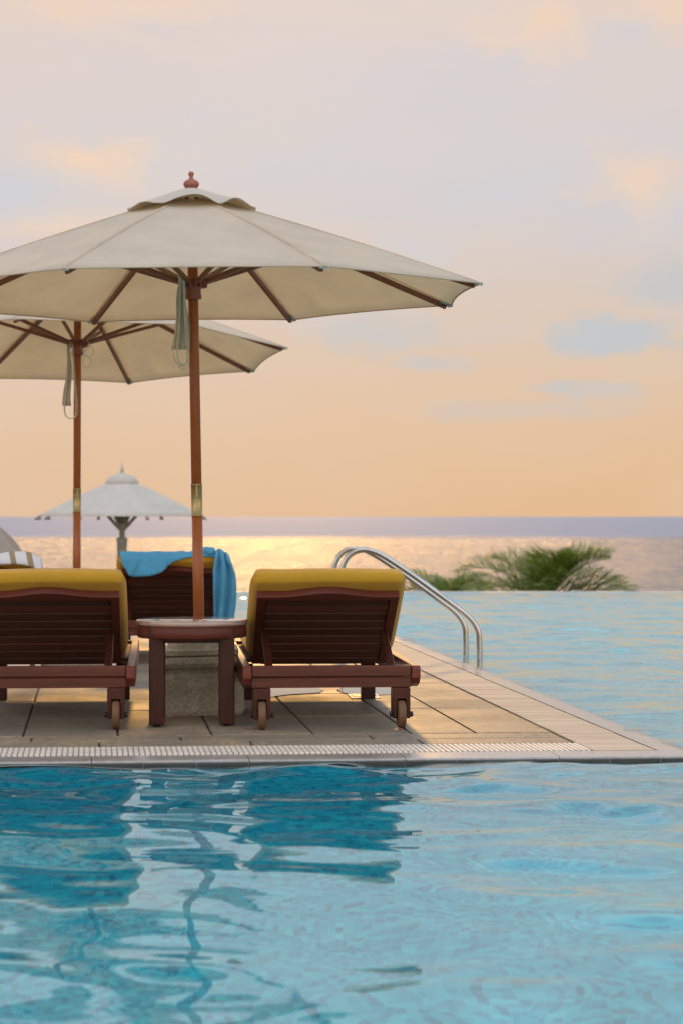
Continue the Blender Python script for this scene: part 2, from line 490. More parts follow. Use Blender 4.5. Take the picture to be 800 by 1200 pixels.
mb.box(POOL[0] - .3, POOL[0] - .002, POOL[2], POOL[3], -2.6, .0)
mb.box(POOL[1] + .002, POOL[1] + .3, POOL[2], POOL[3], -2.6, .0)
mb.box(POOL[0] - .3, POOL[1] + .3, POOL[2] - 4, POOL[2] - .002, -2.6, .0)
tag(mb.build('pool_edge', M['concrete'], bevel=.01), kind='structure')

def water():
    xs = np.concatenate([np.arange(-9, -3.2, .12), np.arange(-3.2, 5.2, .04), np.arange(5.2, 13.001, .12)]); xs[-1] = 13
    ys = np.concatenate([np.arange(-3, 3.2, .12), np.arange(3.2, 9.2, .028), np.arange(9.2, 26, .055), [26.0]])
    X, Y = np.meshgrid(xs, ys)
    rng = np.random.RandomState(20); Z = np.zeros_like(X)
    # slow domain warp keeps the crests from running straight
    Xw = X + .22 * np.sin(Y * 1.1 + .7) + .12 * np.sin(X * 1.9 + Y * .6); Yw = Y + .2 * np.sin(X * 1.3 + 1.1) + .1 * np.sin(X * .6 - Y * 1.7 + 2)
    for k in range(90):
        lam = (.42 * (2.7 ** rng.rand())) if k < 44 else (.18 * (2.4 ** rng.rand())); th = rng.rand() * 2 * np.pi
        if rng.rand() < .5: th = np.pi / 2 + rng.randn() * .6
        kk = 2 * np.pi / lam; slope = .0112 if k < 44 else .0078
        if lam > .8: slope *= .75
        Z += slope / kk * np.sin(kk * (Xw * np.cos(th) + Yw * np.sin(th)) + rng.rand() * 6.28)
    patch = 1 + .35 * np.sin(X * .9 + 1.3) * np.sin(Y * .8 + .4) + .55 * np.clip((X - .25) / .5, 0, 1) * np.clip((8.5 - Y) / 1.5, 0, 1)
    far = np.clip((Y - 8) / 6, 0, 1)
    Z *= patch * (1.0 + .15 * far)
    Z = Z + WZ
    Z[-1, :] = WZ
    nx = len(xs); ny = len(ys)
    v = np.stack([X, Y, Z], -1).reshape(-1, 3)
    idx = np.arange(nx * ny).reshape(ny, nx)
    # no water inside the deck body
    A = np.array([[U.x, V.x], [U.y, V.y]]); ab = np.linalg.inv(A) @ np.stack([X.ravel() - C0.x, Y.ravel() - C0.y])
    inside = ((ab[0] > .10) & (ab[0] < DECK_L - .1) & (ab[1] > .08) & (ab[1] < DECK_D - .1)).reshape(ny, nx)
    f = np.stack([idx[:-1, :-1], idx[:-1, 1:], idx[1:, 1:], idx[1:, :-1]], -1).reshape(-1, 4)
    f = f[~inside[:-1, :-1].ravel()]
    me = bpy.data.meshes.new('pool_water')
    me.vertices.add(len(v)); me.vertices.foreach_set('co', v.ravel())
    me.loops.add(f.size); me.loops.foreach_set('vertex_index', f.ravel())
    me.polygons.add(len(f)); me.polygons.foreach_set('loop_start', np.arange(0, f.size, 4)); me.polygons.foreach_set('loop_total', np.full(len(f), 4))
    me.polygons.foreach_set('use_smooth', np.ones(len(f), bool))
    me.update(calc_edges=True); me.validate()
    o = bpy.data.objects.new('pool_water', me); COL.objects.link(o); me.materials.append(M['water']); return tag(o, kind='structure')
water()

mb = MB()
prof = [(26.26, -1.9), (30, -2.0), (38, -2.2), (48, -4.2), (70, -6.5), (110, -9), (170, -11.6), (230, -14)]
rows = []
for (y, z) in prof:
    rows.append([(x, y + (3 * math.sin(x * .05) if y > 40 else 0), z + (.25 * math.sin(x * .7 + y) + .3 * math.sin(x * .13) - .3 if y > 30 else 0)) for x in [-400, -150] + [i * 4 for i in range(-20, 21)] + [150, 400]])
nx = len(rows[0]); mb.add([p for r in rows for p in r], [(j * nx + i, j * nx + i + 1, (j + 1) * nx + i + 1, (j + 1) * nx + i) for j in range(len(rows) - 1) for i in range(nx - 1)], smooth=True)
mb.add([(-400, -200, -2.1), (400, -200, -2.1), (400, 26.26, -2.1), (-400, 26.26, -2.1)], [(0, 1, 2, 3)])
tag(mb.build('ground', M['ground'], fix=False), kind='structure')
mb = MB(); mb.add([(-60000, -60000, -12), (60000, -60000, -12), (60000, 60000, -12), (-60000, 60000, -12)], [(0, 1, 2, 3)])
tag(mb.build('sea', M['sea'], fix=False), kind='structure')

# ------------------------------------------------------------------ umbrellas
def canopy_fn(Rr, z_of, flare=.035, zsag=.02, r_in=.05, rot=0, nseg=10, nr=14, hem=None, lift=0):
    vs = []; fs = []
    n = 8 * nseg
    for j in range(nr + 1):
        t = j / nr
        for k in range(n):
            seg = k / nseg; i = int(seg); w = seg - i
            a0 = R(22.5 + 45 * i) + rot; a1 = a0 + R(45)
            s_ = 4 * w * (1 - w)
            rr = r_in + (Rr - r_in) * t
            rr2 = rr * (1 - flare * s_ * t ** 3)
            x = rr2 * ((1 - w) * math.cos(a0) + w * math.cos(a1)); y = rr2 * ((1 - w) * math.sin(a0) + w * math.sin(a1))
            z = z_of(rr) - zsag * s_ * math.sin(math.pi * min(t * .9 + .1, 1)) + lift * s_ * t ** 2
            if hem: z += hem(seg, t)
            vs.append((x, y, z))
    for j in range(nr):
        for k in range(n):
            k2 = (k + 1) % n; fs.append((j * n + k, j * n + k2, (j + 1) * n + k2, (j + 1) * n + k))
    return vs, fs

def make_umbrella(zr=1.97, Rr=1.41, ferr=(.93, 1.085)):
    root = empty('patio_umbrella')
    slope = .350
    zmain = lambda r: zr + slope * (Rr - r) + .012 * math.sin(math.pi * r / Rr)
    # the stone base
    bm_ = MB()
    def ring(hw, z, rc=.05, n=5):
        out = []
        for (sx, sy) in ((1, 1), (-1, 1), (-1, -1), (1, -1)):
            a0 = {(1, 1): 0, (-1, 1): 90, (-1, -1): 180, (1, -1): 270}[(sx, sy)]
            for k in range(n):
                a = R(a0 + 90 * k / (n - 1)); out.append((sx * (hw - rc) + rc * math.cos(a), sy * (hw - rc) + rc * math.sin(a), z))
        return out
    prof = [(.195, 0, .04), (.205, .02, .05), (.205, .14, .05), (.19, .19, .06), (.165, .212, .05), (.165, .216, .05), (.19, .225, .05), (.198, .245, .05), (.188, .27, .05), (.165, .277, .05), (.182, .281, .03), (.182, .305, .03), (.15, .31, .07), (.15, .40, .07), (.12, .42, .06), (.0301, .43, .03)]
    vs = []; 
    for hw, z, rc in prof: vs += ring(hw, z, rc)
    n = 20; fs = [(i * n + k, i * n + (k + 1) % n, (i + 1) * n + (k + 1) % n, (i + 1) * n + k) for i in range(len(prof) - 1) for k in range(n)]
    fs.append(tuple(range(n))[::-1]); fs.append(tuple((len(prof) - 1) * n + k for k in range(n)))
    bm_.add(vs, fs); ob = bm_.build('base', M['base'], root, bevel=.005)
    # pole in two lengths with brass ferrule
    pl = MB().tube([(0, 0, .40), (0, 0, ferr[0])], .0255, 20).build('pole', M['pole'], root)
    MB().tube([(0, 0, ferr[1]), (0, 0, zr + .46)], .0245, 20).build('pole', M['pole'], root)
    fm = MB().tube([(0, 0, ferr[0]), (0, 0, ferr[0] + .006), (0, 0, ferr[0] + .007), (0, 0, ferr[1] - .007), (0, 0, ferr[1] - .006), (0, 0, ferr[1])], [.0275, .0275, .0262, .0262, .0275, .0275], 20)
    fm.box(-.003, .003, -.0285, -.024, ferr[0] + .005, ferr[1] - .005)
    fm.build('ferrule', M['brass'], root)
    # canopy, vent, finial
    vs, fs = canopy_fn(Rr, zmain, .022, .014, .13, lift=.006)
    cm = MB().add(vs, fs, smooth=True); nn = 80
    for k in range(8):      # raised seams over the ribs
        for o_ in (-.006, .006):
            a = R(22.5 + 45 * k); sd_ = Vector((-math.sin(a), math.cos(a), 0)) * o_
            cm.tube([Vector(vs[j * nn + k * 10]) + sd_ + Vector((0, 0, .001)) for j in range(15)], .0022, 5)
    hemp = [Vector(vs[14 * nn + k]) for k in range(nn)]; cm.tube(hemp + [hemp[0]], .0038, 6, False)
    can = cm.build('canopy', M['canopy'], root, solid=.0016, fix=False)
    sh = can.data.attributes.new('sharp_edge', 'BOOLEAN', 'EDGE') if 'sharp_edge' not in can.data.attributes else can.data.attributes['sharp_edge']
    for e in can.data.edges:
        a_, b_ = e.vertices
        if a_ < 15 * nn and b_ < 15 * nn and a_ % nn == b_ % nn and (a_ % nn) % 10 == 0: sh.data[e.index].value = True
    def vhem(seg, t):
        w = seg % 1; s_ = 4 * w * (1 - w); i = int(seg)
        amp = [.01, .016, .01, .012, .02, .045, .032, .012][i % 8]
        return (amp * s_ ** 1.5 * t ** 3 + .004 * math.sin(seg * 9.0) * t ** 2)
    zv = lambda r: 2.495 - (zr * 0 + 1.97 - zr) - .28 * r - .28 * r * r
    vs, fs = canopy_fn(.325, zv, -.01, .0, .02, nseg=14, nr=8, hem=vhem)
    MB().add(vs, fs, smooth=True).build('vent', M['vent'], root, solid=.0018)
    za = zv(.02)
    MB().lathe([(.002, .0), (.028, .0), (.03, .006), (.036, .012), (.038, .022), (.034, .032), (.022, .040), (.011, .046), (.009, .058), (.013, .064), (.014, .071), (.010, .079), (.001, .082)], 20, Matrix.Translation((0, 0, za - .003))).build('finial', M['hub'], root)
    # hubs
    MB().lathe([(.026, zr + .395), (.05, zr + .40), (.052, zr + .44), (.03, zr + .45)], 16).build('top_hub', M['hub'], root)
    rz = zr - .01
    hb = MB().lathe([(.0262, rz), (.038, rz), (.041, rz + .01), (.037, rz + .03), (.037, rz + .055), (.046, rz + .06), (.046, rz + .095), (.0262, rz + .10)], 20)
    for k in range(8):
        a = R(22.5 + 45 * k); M4 = Matrix.Rotation(a, 4, 'Z')
        hb.box(.035, .068, -.016, -.008, rz + .055, rz + .10, M4); hb.box(.035, .068, .008, .016, rz + .055, rz + .10, M4)
    hb.build('runner_hub', M['hub'], root, bevel=.003)
    for k in range(8):
        a = R(22.5 + 45 * k); d = Vector((math.cos(a), math.sin(a), 0))
        def pt(r, off): return d * r + Vector((0, 0, zmain(r) + off))
        MB().bar(pt(.05, -.02), pt(Rr - .035, -.022), .018, .026).build('rib', M['rib'], root, bevel=.002)
        MB().bar(d * .055 + Vector((0, 0, rz + .08)), pt(.62, -.04), .016, .022).build('strut', M['rib'], root, bevel=.002)
        # cloth pocket at the rib end
        pk = MB(); q0 = d * (Rr - .075); sd = Vector((-d.y, d.x, 0))
        e0 = Vector((q0.x, q0.y, zmain(Rr - .075) - .012)); e1 = Vector((d.x * (Rr - .004), d.y * (Rr - .004), zmain(Rr) - .006))
        pk.bar(e0, e1, .042, .010); pk.build('pocket', M['pocket'], root, bevel=.001)
    return root, zr, Rr, rz

def umbrella_tie(root, x, y, ztop, L, w, n_loops, seed, side=1):
    rnd = random.Random(seed)
    st = MB()
    def fn(u, v):
        ww = w * (.28 + .72 * v)
        return (x + (u - .5) * ww - side * .012 * v + .006 * math.sin(v * 7 + seed), y + .006 * math.sin(u * 14 + v * 2) * (0.3 + v), ztop - L * v)
    st.grid(fn, 14, 14); st.build('tie_strap', M['strap'], root, solid=.003)
    cd = MB()
    for k in range(n_loops):
        a = rnd.uniform(.02, .042); b = rnd.uniform(.04, .1); ox = rnd.uniform(-.012, .012)
        zb = ztop - L - b
        pts = [(x + ox - .004, y - .014, ztop + .02), (x + ox - a * .6, y - .016, ztop - L * .55), (x + ox - a * 1.1, y - .018, zb + .05), (x + ox, y - .018, zb), (x + ox + a, y - .02, zb + .045), (x + ox + a * .6, y - .018, ztop - L * .5), (x + ox + .01, y - .012, ztop + .01)]
        cd.tube(catmull(pts, 6), .003, 6)
    cd.build('pull_cord', M['cord'], root)

u1, zr, Rr, rz = make_umbrella()
tag(u1, 'big cream umbrella on a wooden pole rising behind the little round table', 'umbrella')
u2 = copy_tree(u1)
tag(u2, 'smaller looking cream wooden umbrella behind, its pole rising beyond the left yellow lounger', 'umbrella')
umbrella_tie(u1, -.05, -.05, rz + .10, .34, .085, 4, 3)
umbrella_tie(u2, -.06, -.05, rz + .06, .40, .055, 2, 5)
# a loose knot of cord on the second umbrella
cdm = MB()
for (cx, cz, r_) in ((.07, .02, .03), (.055, -.05, .028), (.04, .06, .03)):
    cdm.tube([(cx + r_ * math.cos(t / 12 * 6.28), -.055 + .004 * t / 12, rz + cz + r_ * 1.3 * math.sin(t / 12 * 6.28)) for t in range(13)], .0022, 6, False)
cdm.build('pull_cord', M['cord'], u2)
pb = at(235, 780, Y=9.9); u1.location = (pb.x, 9.9, 0); u1.rotation_euler = (R(.5), R(-1.0), R(4.3))
pb = at(88.5, 780, Y=13.8); u2.location = (pb.x, 13.85, 0); u2.rotation_euler = (R(-4.2), R(.7), R(14)); u2.scale = (1.015, 1.015, 1.03)
tagg = 'cream umbrellas over the loungers'

# far metal umbrella
def far_umbrella():
    D = 37.0; px = F / D
    root = empty('garden_umbrella', ((143 - 400) / px, D, -2.25), (0, 0, R(6-6)))
    zr_ = CAMZ + .0 + 2.25; Rr_ = 101 / px
    apex = 46 / px
    z_of = lambda r: zr_ + apex * (1 - r / Rr_) ** 1.0 + .03 * math.sin(math.pi * r / Rr_)
    vs, fs = canopy_fn(Rr_, z_of, .01, .0, .1, nr=8, nseg=6); MB().add(vs, fs, smooth=True).build('canopy', M['canopy_far'], root, solid=.004)
    zc = z_of(.30)
    MB().lathe([(.29, zc - .01), (.30, zc + .03), (.26, zc + .09), (.17, zc + .15), (.07, zc + .18), (.02, zc + .18)], 24).build('vent', M['canopy_far'], root)
    MB().lathe([(.012, zc + .2), (.03, zc + .22), (.035, zc + .26), (.012, zc + .3), (.01, zc + .36), (.002, zc + .38)], 12).build('finial', M['white_metal'], root)
    MB().tube([(0, 0, -.1), (0, 0, zc + .2)], .05, 14).build('pole', M['white_metal'], root)
    s_ = zr_ - .95; MB().lathe([(.051, s_), (.09, s_ + .01), (.09, s_ + .50), (.1, s_ + .51), (.1, s_ + .56), (.051, s_ + .58)], 16).build('pole_sleeve', M['white_metal'], root)
    hz = zr_ - .2; MB().lathe([(.051, hz - .05), (.07, hz - .04), (.13, hz + .03), (.13, hz + .08), (.051, hz + .1)], 16).build('hub', M['white_metal'], root)
    for k in range(8):
        a = R(22.5 + 45 * k); d = Vector((math.cos(a), math.sin(a), 0))
        p0 = d * .06 + Vector((0, 0, z_of(.06) - .03)); p1 = d * (Rr_ + .02) + Vector((0, 0, zr_ - .03))
        MB().bar(p0, p1, .025, .03).build('rib', M['white_metal'], root)
        MB().bar(d * .1 + Vector((0, 0, hz + .02)), d * .62 + Vector((0, 0, z_of(.62) - .04)), .03, .04).build('strut', M['white_metal'], root)
        MB().bar(d * (Rr_ - .06) + Vector((0, 0, zr_ - .045)), d * (Rr_ + .05) + Vector((0, 0, zr_ - .05)), .035, .03).build('rib_tip', M['tip'], root)
    tag(root, 'distant grey-white umbrella with domed cap on a metal post, seen against the sea', 'umbrella')
far_umbrella()

# ------------------------------------------------------------------ loungers
PHI = math.atan2(.34, .54); HY, HZ = .74, .262
dS = Vector((0, -math.cos(PHI), math.sin(PHI))); dT = Vector((0, math.sin(PHI), math.cos(PHI)))  # along back, outward on the cushion side
def bm4():
    """panel space: x, t (towards the cushion), s (up the back)"""
    m = Matrix(((1, 0, 0), (0, dT.y, dS.y), (0, dT.z, dS.z))).to_4x4(); m.translation = Vector((0, HY, HZ)); return m
B4 = bm4()
def rounded_cushion(x0, x1, t0, t1, s0, s1, M4, puff=.012, rc=.03, seed=0, nx=28, ns=28):
    """closed soft slab: a grid wrapped over a rounded cross-section"""
    mb = MB(); K = 10
    cx, ct, cs = (x0 + x1) / 2, (t0 + t1) / 2, (s0 + s1) / 2; hx, ht, hs = (x1 - x0) / 2, (t1 - t0) / 2, (s1 - s0) / 2
    def shape(a, b, side):
        # a,b in -1..1 on the slab plane; superellipse thickness falls at the rim
        ex = 1 - max(0, (abs(a) * hx - (hx - rc)) / rc) ** 2.4 if abs(a) * hx > hx - rc else 1
        es = 1 - max(0, (abs(b) * hs - (hs - rc)) / rc) ** 2.4 if abs(b) * hs > hs - rc else 1
        th = ht * max(0, min(1, ex)) ** .5 * max(0, min(1, es)) ** .5
        pf = puff * (1 - a * a) * (1 - b * b) + .003 * mnoise.noise(Vector((a * 3 + seed, b * 3, side)))
        ka = 1 - .05 * abs(b) ** 14 - .008 * b * b; kb = 1 - .045 * abs(a) ** 16
        return (cx + a * hx * ka, ct + side * (th + pf * (th / ht)), cs + b * hs * kb + .004 * math.sin(a * 4 + seed))
    def warp(t): return math.sin(t * math.pi / 2) * .35 + t * .65
    for side in (1, -1):
        mb.grid(lambda u, v: shape(warp(u * 2 - 1), warp(v * 2 - 1), side), nx, ns)
    vs = [tuple(M4 @ Vector(p)) for p in mb.v]; mb.v = vs
    return mb
def make_lounger():
    root = empty('sun_lounger')
    for s in (-1, 1):
        f = MB(); x = s * .369
        out = [(0, .222), (.0, .268), (.012, .276), (1.94, .276), (1.95, .268), (1.95, .19), (1.93, .178), (.10, .178), (.03, .195)]
        m4 = Matrix(((0, 1, 0, 0), (1, 0, 0, 0), (0, 0, 1, 0), (0, 0, 0, 1)))
        f.prism(out, x - .019, x + .019, m4); f.build('side_rail', M['rail'], root, bevel=.005)
    e = MB(); e.box(-.349, .349, .008, .045, .228, .277); e.build('end_rail', M['mahog'], root, bevel=.006)
    e = MB(); e.box(-.349, .349, .020, .05, .180, .226); e.build('end_rail', M['mahog'], root, bevel=.003)
    e = MB(); e.box(-.349, .349, 1.90, 1.94, .180, .274); e.build('end_rail', M['mahog'], root, bevel=.004)
    e = MB(); e.box(-.349, .349, .16, .20, .235, .262); e.build('prop_rail', M['mahog'], root, bevel=.003)
    for s in (-1, 1):
        g = MB(); x = s * .305
        g.box(x - .038, x - .0185, .0, .085, .045, .135); g.box(x + .0185, x + .038, .0, .085, .045, .135); g.box(x - .038, x + .038, .0, .085, .130, .1785); g.box(x - .038, x + .038, .0855, .10, .045, .1785)
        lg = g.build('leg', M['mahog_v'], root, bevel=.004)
        w = MB(); m4 = Matrix.Translation((x, .020, .062)) @ Matrix.Rotation(R(90), 4, 'Y')
        w.lathe([(.010, -.017), (.055, -.017), (.062, -.012), (.062, .012), (.055, .017), (.010, .017)], 28, m4)
        wh = w.build('wheel', M['wheel'], root)
        a = MB(); a.tube([(x - .052, .020, .062), (x + .052, .020, .062)], .0065, 10); a.tube([(x - .05, .020, .062), (x - .039, .020, .062)], .012, 10); a.tube([(x + .039, .020, .062), (x + .05, .020, .062)], .012, 10)
        a.build('axle', M['bolt'], wh)
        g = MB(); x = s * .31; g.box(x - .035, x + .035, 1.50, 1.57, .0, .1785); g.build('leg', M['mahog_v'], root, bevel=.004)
    sl = MB(); y = .80
    while y < 1.86: sl.box(-.348, .348, y, y + .062, .238, .258); y += .078
    sl.build('seat_slats', M['slat'], root, bevel=.003)
    # backrest: frame with curved top rail and recessed slats
    L = .655
    bk = MB()
    for s in (-1, 1):
        bk.box(s * .298 - .020, s * .298 + .020, -.032, .0, .0, L - .045, B4)
    n = 24; top = []
    for i in range(n + 1):
        x = -.318 + .636 * i / n; q = abs(x) / .318
        arch = .5 * (1 + math.cos(math.pi * min(q / .72, 1)))
        top.append((x, L - .025 + .036 * arch))
    outl = [(-.318, L - .055), (.318, L - .055)] + top[::-1]
    fr = bk.prism([(x, z) for x, z in outl], -.034, .0, B4)
    br = bk.build('backrest_frame', M['mahog_d'], root, bevel=.004)
    s2 = MB(); s2.prism([(x * .86, z - .018) for x, z in [(-.318, L - .10), (.318, L - .10)] + top[::-1]], -.026, -.004, B4)
    k = 0; z = L - .118
    while z > .0:
        s2.box(-.278, .278, -.024, -.006, z - .060, z, B4); z -= .071
    s2.build('backrest_slats', M['slat'], root, bevel=.005)
    for s in (-1, 1):
        x = s * .270
        p1 = B4 @ Vector((x, -.045, .33)); MB().bar(p1, (x - .0 * s, .10, .262), .022, .034, (1, 0, 0)).build('prop', M['mahog_v'], root, bevel=.003)
    # cushions
    c = rounded_cushion(-.350, .350, .004, .070, -.01, .728, B4, .006, .03, 1)
    bc = c.build('back_cushion', M['yellow'], root)
    pp = MB()
    loop = [(-.334, .056, .02), (-.333, .056, .643), (-.327, .056, .673), (-.31, .056, .695), (-.28, .056, .702), (.28, .056, .702), (.31, .056, .695), (.327, .056, .673), (.333, .056, .643), (.334, .056, .02)]
    I4 = Matrix(((1, 0, 0, 0), (0, 1, 0, 0), (0, 0, 1, 0), (0, 0, 0, 1)))
    pp.tube([B4 @ Vector(p) for p in loop], .0035, 6); pp.build('piping', M['yellow'], bc)
    M5 = Matrix(((1, 0, 0, 0), (0, 0, 1, 0), (0, 1, 0, 0), (0, 0, 0, 1)))
    c = rounded_cushion(-.335, .335, .262, .335, .73, 1.93, M5, .006, .03, 2)
    c.build('seat_cushion', M['yellow'], root)
    return root
L1 = make_lounger()
def put(o, bx, D, rz=7.0):
    o.location = ((bx - 400) / F * D, D, 0); o.rotation_euler = (0, 0, R(rz))
G = 'wooden sun loungers with mustard cushions facing the sea'
L2 = copy_tree(L1); L3 = copy_tree(L1); L4 = copy_tree(L1)
put(L1, 389, 9.08, 5.0); put(L2, 53, 9.05, 5.0); put(L3, 201, 13.05, 5.0); put(L4, -20, 13.0, 5.0)
tag(L1, 'wooden lounger with mustard cushion on the right, between the round table and the handrails', 'sun lounger', G)
tag(L2, 'wooden lounger with mustard cushion cut by the left frame edge, in the front row', 'sun lounger', G)
tag(L3, 'back row wooden lounger with a blue towel hung over its mustard cushion', 'sun lounger', G)
tag(L4, 'back row lounger at the left edge, covered by a striped towel', 'sun lounger', G)

# towel draped over lounger 3 (built in lounger space around the cushion top)
def ridge(x, v, off=.006):
    """path over the cushion top in (y,z): v<0 on the sea side, v>0 hanging behind, metres"""
    back = B4 @ Vector((x, .0, .720)); front = B4 @ Vector((x, .074, .685))
    # rounded cap
    if v < -.05: d = -v - .05; return (front.y + d * math.cos(PHI) - off * 0, front.z - d * math.sin(PHI) + off * 1.4)
    if v < .05:
        t = (v + .05) / .1; a = Vector((front.y, front.z + off * 1.4)); b = Vector((back.y - off * 1.5, back.z + .005)); c = Vector(((front.y + back.y) / 2 - .012, max(front.z, back.z) + .026))
        q = a * (1 - t) ** 2 + c * 2 * t * (1 - t) + b * t * t; return (q.x, q.y)
    d = v - .05; return (back.y - off * 1.5 - .01 * math.sin(min(d * 10, 3)), back.z + .005 - d)
def drape(root, xs, hemf, frontf, mat, name, seed, nu=46, nv=26, wr=.006):
    mb = MB()
    def fn(u, v):
        x = xs[0] + (xs[1] - xs[0]) * u
        h = hemf(u); f_ = frontf(u); vv = -f_ + (h + f_) * v
        y, z = ridge(x, vv)
        fold = math.sin(u * 23 + seed + 3 * v) * .5 + mnoise.noise(Vector((u * 9, v * 3, seed)))
        amt = wr * (1 + 2.2 * max(0, vv - .04) / .15)
        return (x + amt * .8 * math.sin(u * 17 + v * 6 + seed), y - abs(fold) * amt - .002, z + abs(fold) * wr * .6 * (1 if vv < .06 else .2))
    mb.grid(fn, nu, nv); return mb
def hem3(u):
    pts = [(0, .07), (.08, .14), (.16, .155), (.28, .15), (.38, .125), (.5, .07), (.6, .045), (.72, .03), (.84, .03), (1, .035)]
    for (a, b), (c, d) in zip(pts, pts[1:]):
        if u <= c: return b + (d - b) * (u - a) / (c - a)
    return pts[-1][1]
tw = drape(L3, (-.325, .33), hem3, lambda u: .16 + .03 * math.sin(u * 9), M['blue'], 'towel', 2.0, wr=.010)
# long tail at the right corner, bunched
def tail(u, v):
    w = .055 + .03 * math.sin(v * 2.4) - .02 * v
    x = .315 + .015 * math.sin(v * 3) + (u - .5) * 2 * w * (.55 + .45 * min(1, v * 3)) + .012 * v
    y, z = ridge(.3, -.03 + v * .47)
    y2 = y - .02 - .016 * math.sin(u * 16 + v * 2.5)
    z2 = z + .01 + .012 * math.sin(u * 5) - .02 * u * v
    if v > .2: y2 = y - .018 - .02 * math.sin(u * 14 + v * 3)
    return (x, y2, z2)
tw.grid(tail, 26, 30)
def knot(u, v):
    th, ph = u * 2 * math.pi, v * math.pi
    q = Vector((math.cos(th) * math.sin(ph), math.sin(th) * math.sin(ph), math.cos(ph)))
    r = .032 * (1 + .45 * mnoise.noise(q * 1.7 + Vector((3, 1, 2))) + .12 * math.sin(th * 5 + ph * 4))
    y, z = ridge(.24, .0)
    return (.235 + q.x * r * 1.25, y + q.y * r, z + .008 + q.z * r)
tw.grid(knot, 20, 12)
towel = tw.build('beach_towel', M['blue'], solid=.006)
mw = Matrix.LocRotScale(L3.location, L3.rotation_euler, None); towel.matrix_world = mw
tag(towel, 'blue towel draped and knotted over the back row lounger', 'towel')
# striped towel and taupe cloth over lounger 4
ts = drape(L4, (-.36, .355), lambda u: .085 + .012 * math.sin(u * 7), lambda u: .3, M['striped'], 'towel', 4.0, wr=.004)
st = ts.build('striped_towel', M['striped'], solid=.006)
for v in st.data.vertices:
    k = max(0, v.co.x - .22) / .135; v.co.z -= .055 * k * k + .006 * math.sin(v.co.x * 14)
me = st.data; uvl = me.uv_layers[0]
for p in me.polygons:
    for li in p.loop_indices:
        v = me.vertices[me.loops[li].vertex_index].co; uvl.data[li].uv = (v.x + .25 * (v.z), v.z)
mw4 = Matrix.LocRotScale(L4.location, L4.rotation_euler, None); st.matrix_world = mw4 @ Matrix.Translation((0, 0, .004))
tag(st, 'white and brown striped towel laid over the lounger top at the left edge', 'towel')
tp = MB()
def heap(u, v):
    th = u * 2 * math.pi; t = v
    prof = (1 - t) ** .55
    r = .13 * prof * (1 + .10 * math.sin(th * 7 + t * 4) + .12 * mnoise.noise(Vector((math.cos(th) * 2, math.sin(th) * 2, t * 2))))
    y, z = ridge(.0, -.03)
    return (.085 + r * math.cos(th) - .03 * t, y + .05 + r * .6 * math.sin(th), z + .0 + .175 * t)
tp.grid(heap, 48, 20)
to = tp.build('cloth_heap', M['taupe']); to.matrix_world = mw4
tag(to, 'taupe cloth heaped on the striped towel at the left edge', 'cloth')

# ------------------------------------------------------------------ side table
def make_table():
    tx = at(225, 800, Y=9.36)
    root = empty('side_table', (tx.x, 9.36, 0), (0, 0, R(4)))
    rt = .250
    t = MB(); t.lathe([(.0, .444), (rt - .004, .444), (rt, .448), (rt, .462), (rt - .006, .467), (.0, .467)][1:-1] , 56)
    top = t.build('table_top', M['gloss'], root)
    # dark discs laid on the top, standing in for shade inside drilled holes
    for k in range(8):
        a = R(20 + 45 * k); hm = MB().lathe([(.001, .4672), (.012, .4672), (.012, .4682), (.001, .4682)], 14, Matrix.Translation((.165 * math.cos(a), .165 * math.sin(a), 0)))
        hm.build('hole_shade', M['tile_dark'], top)
    ap = MB(); ap.lathe([(rt - .03, .388), (rt - .010, .388), (rt - .004, .394), (rt - .004, .4435), (rt - .03, .4435)], 56)
    # inner side of the ring
    ap.build('apron', M['mahog_d'], root)
    for sx in (-1, 1):
        for sy in (-1, 1):
            g = MB(); x, y = sx * .155, sy * .135; g.box(x - .034, x + .034, y - .034, y + .034, .008, .444); 
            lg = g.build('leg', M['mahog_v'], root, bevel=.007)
            MB().lathe([(.012, 0), (.016, .002), (.016, .0085), (.012, .009)], 12, Matrix.Translation((x, y, 0))).build('foot', M['bolt'], lg)
    # lower cross stretcher ties the legs just under the apron
    MB().box(-.155, .155, -.012, .012, .36, .388).build('stretcher', M['mahog_d'], root, bevel=.003)
    tag(root, 'dark red wooden round side table between the two front loungers', 'table')
make_table()

# ------------------------------------------------------------------ handrails
def rail(px_a, D, label, xo=0):
    base = at(px_a, 770, Y=D)
    root = empty('pool_handrail', (base.x, D, WZ), (0, 0, R(180 - 4.5)))   # local +x points over the deck
    s_ = D / F
    pts = [(0, -.9), (0, -.2), (0, .10), (.012, .20), (.07, .285), (.20, .385), (.42, .545), (.60, .665), (.70, .715), (.79, .722), (.865, .68), (.905, .60), (.92, .48), (.92, .25), (.92, .04)]
    curve = catmull([(x, 0, z) for x, z in pts], 7)
    MB().tube(curve, .0188, 18).build('tube', M['steel'], root)
    MB().lathe([(.021, .036), (.045, .038), (.05, .042), (.046, .050), (.026, .062), (.021, .063)], 20, Matrix.Translation((.92, 0, 0))).build('anchor_collar', M['steel'], root)
    return tag(root, label, 'handrail', 'curved steel handrails at the pool edge')
rail(561.5, 13.7, 'steel pool handrail, the nearer and right one of the pair at the deck edge')
rail(545.5, 14.3, 'steel pool handrail, the farther and left one of the pair')

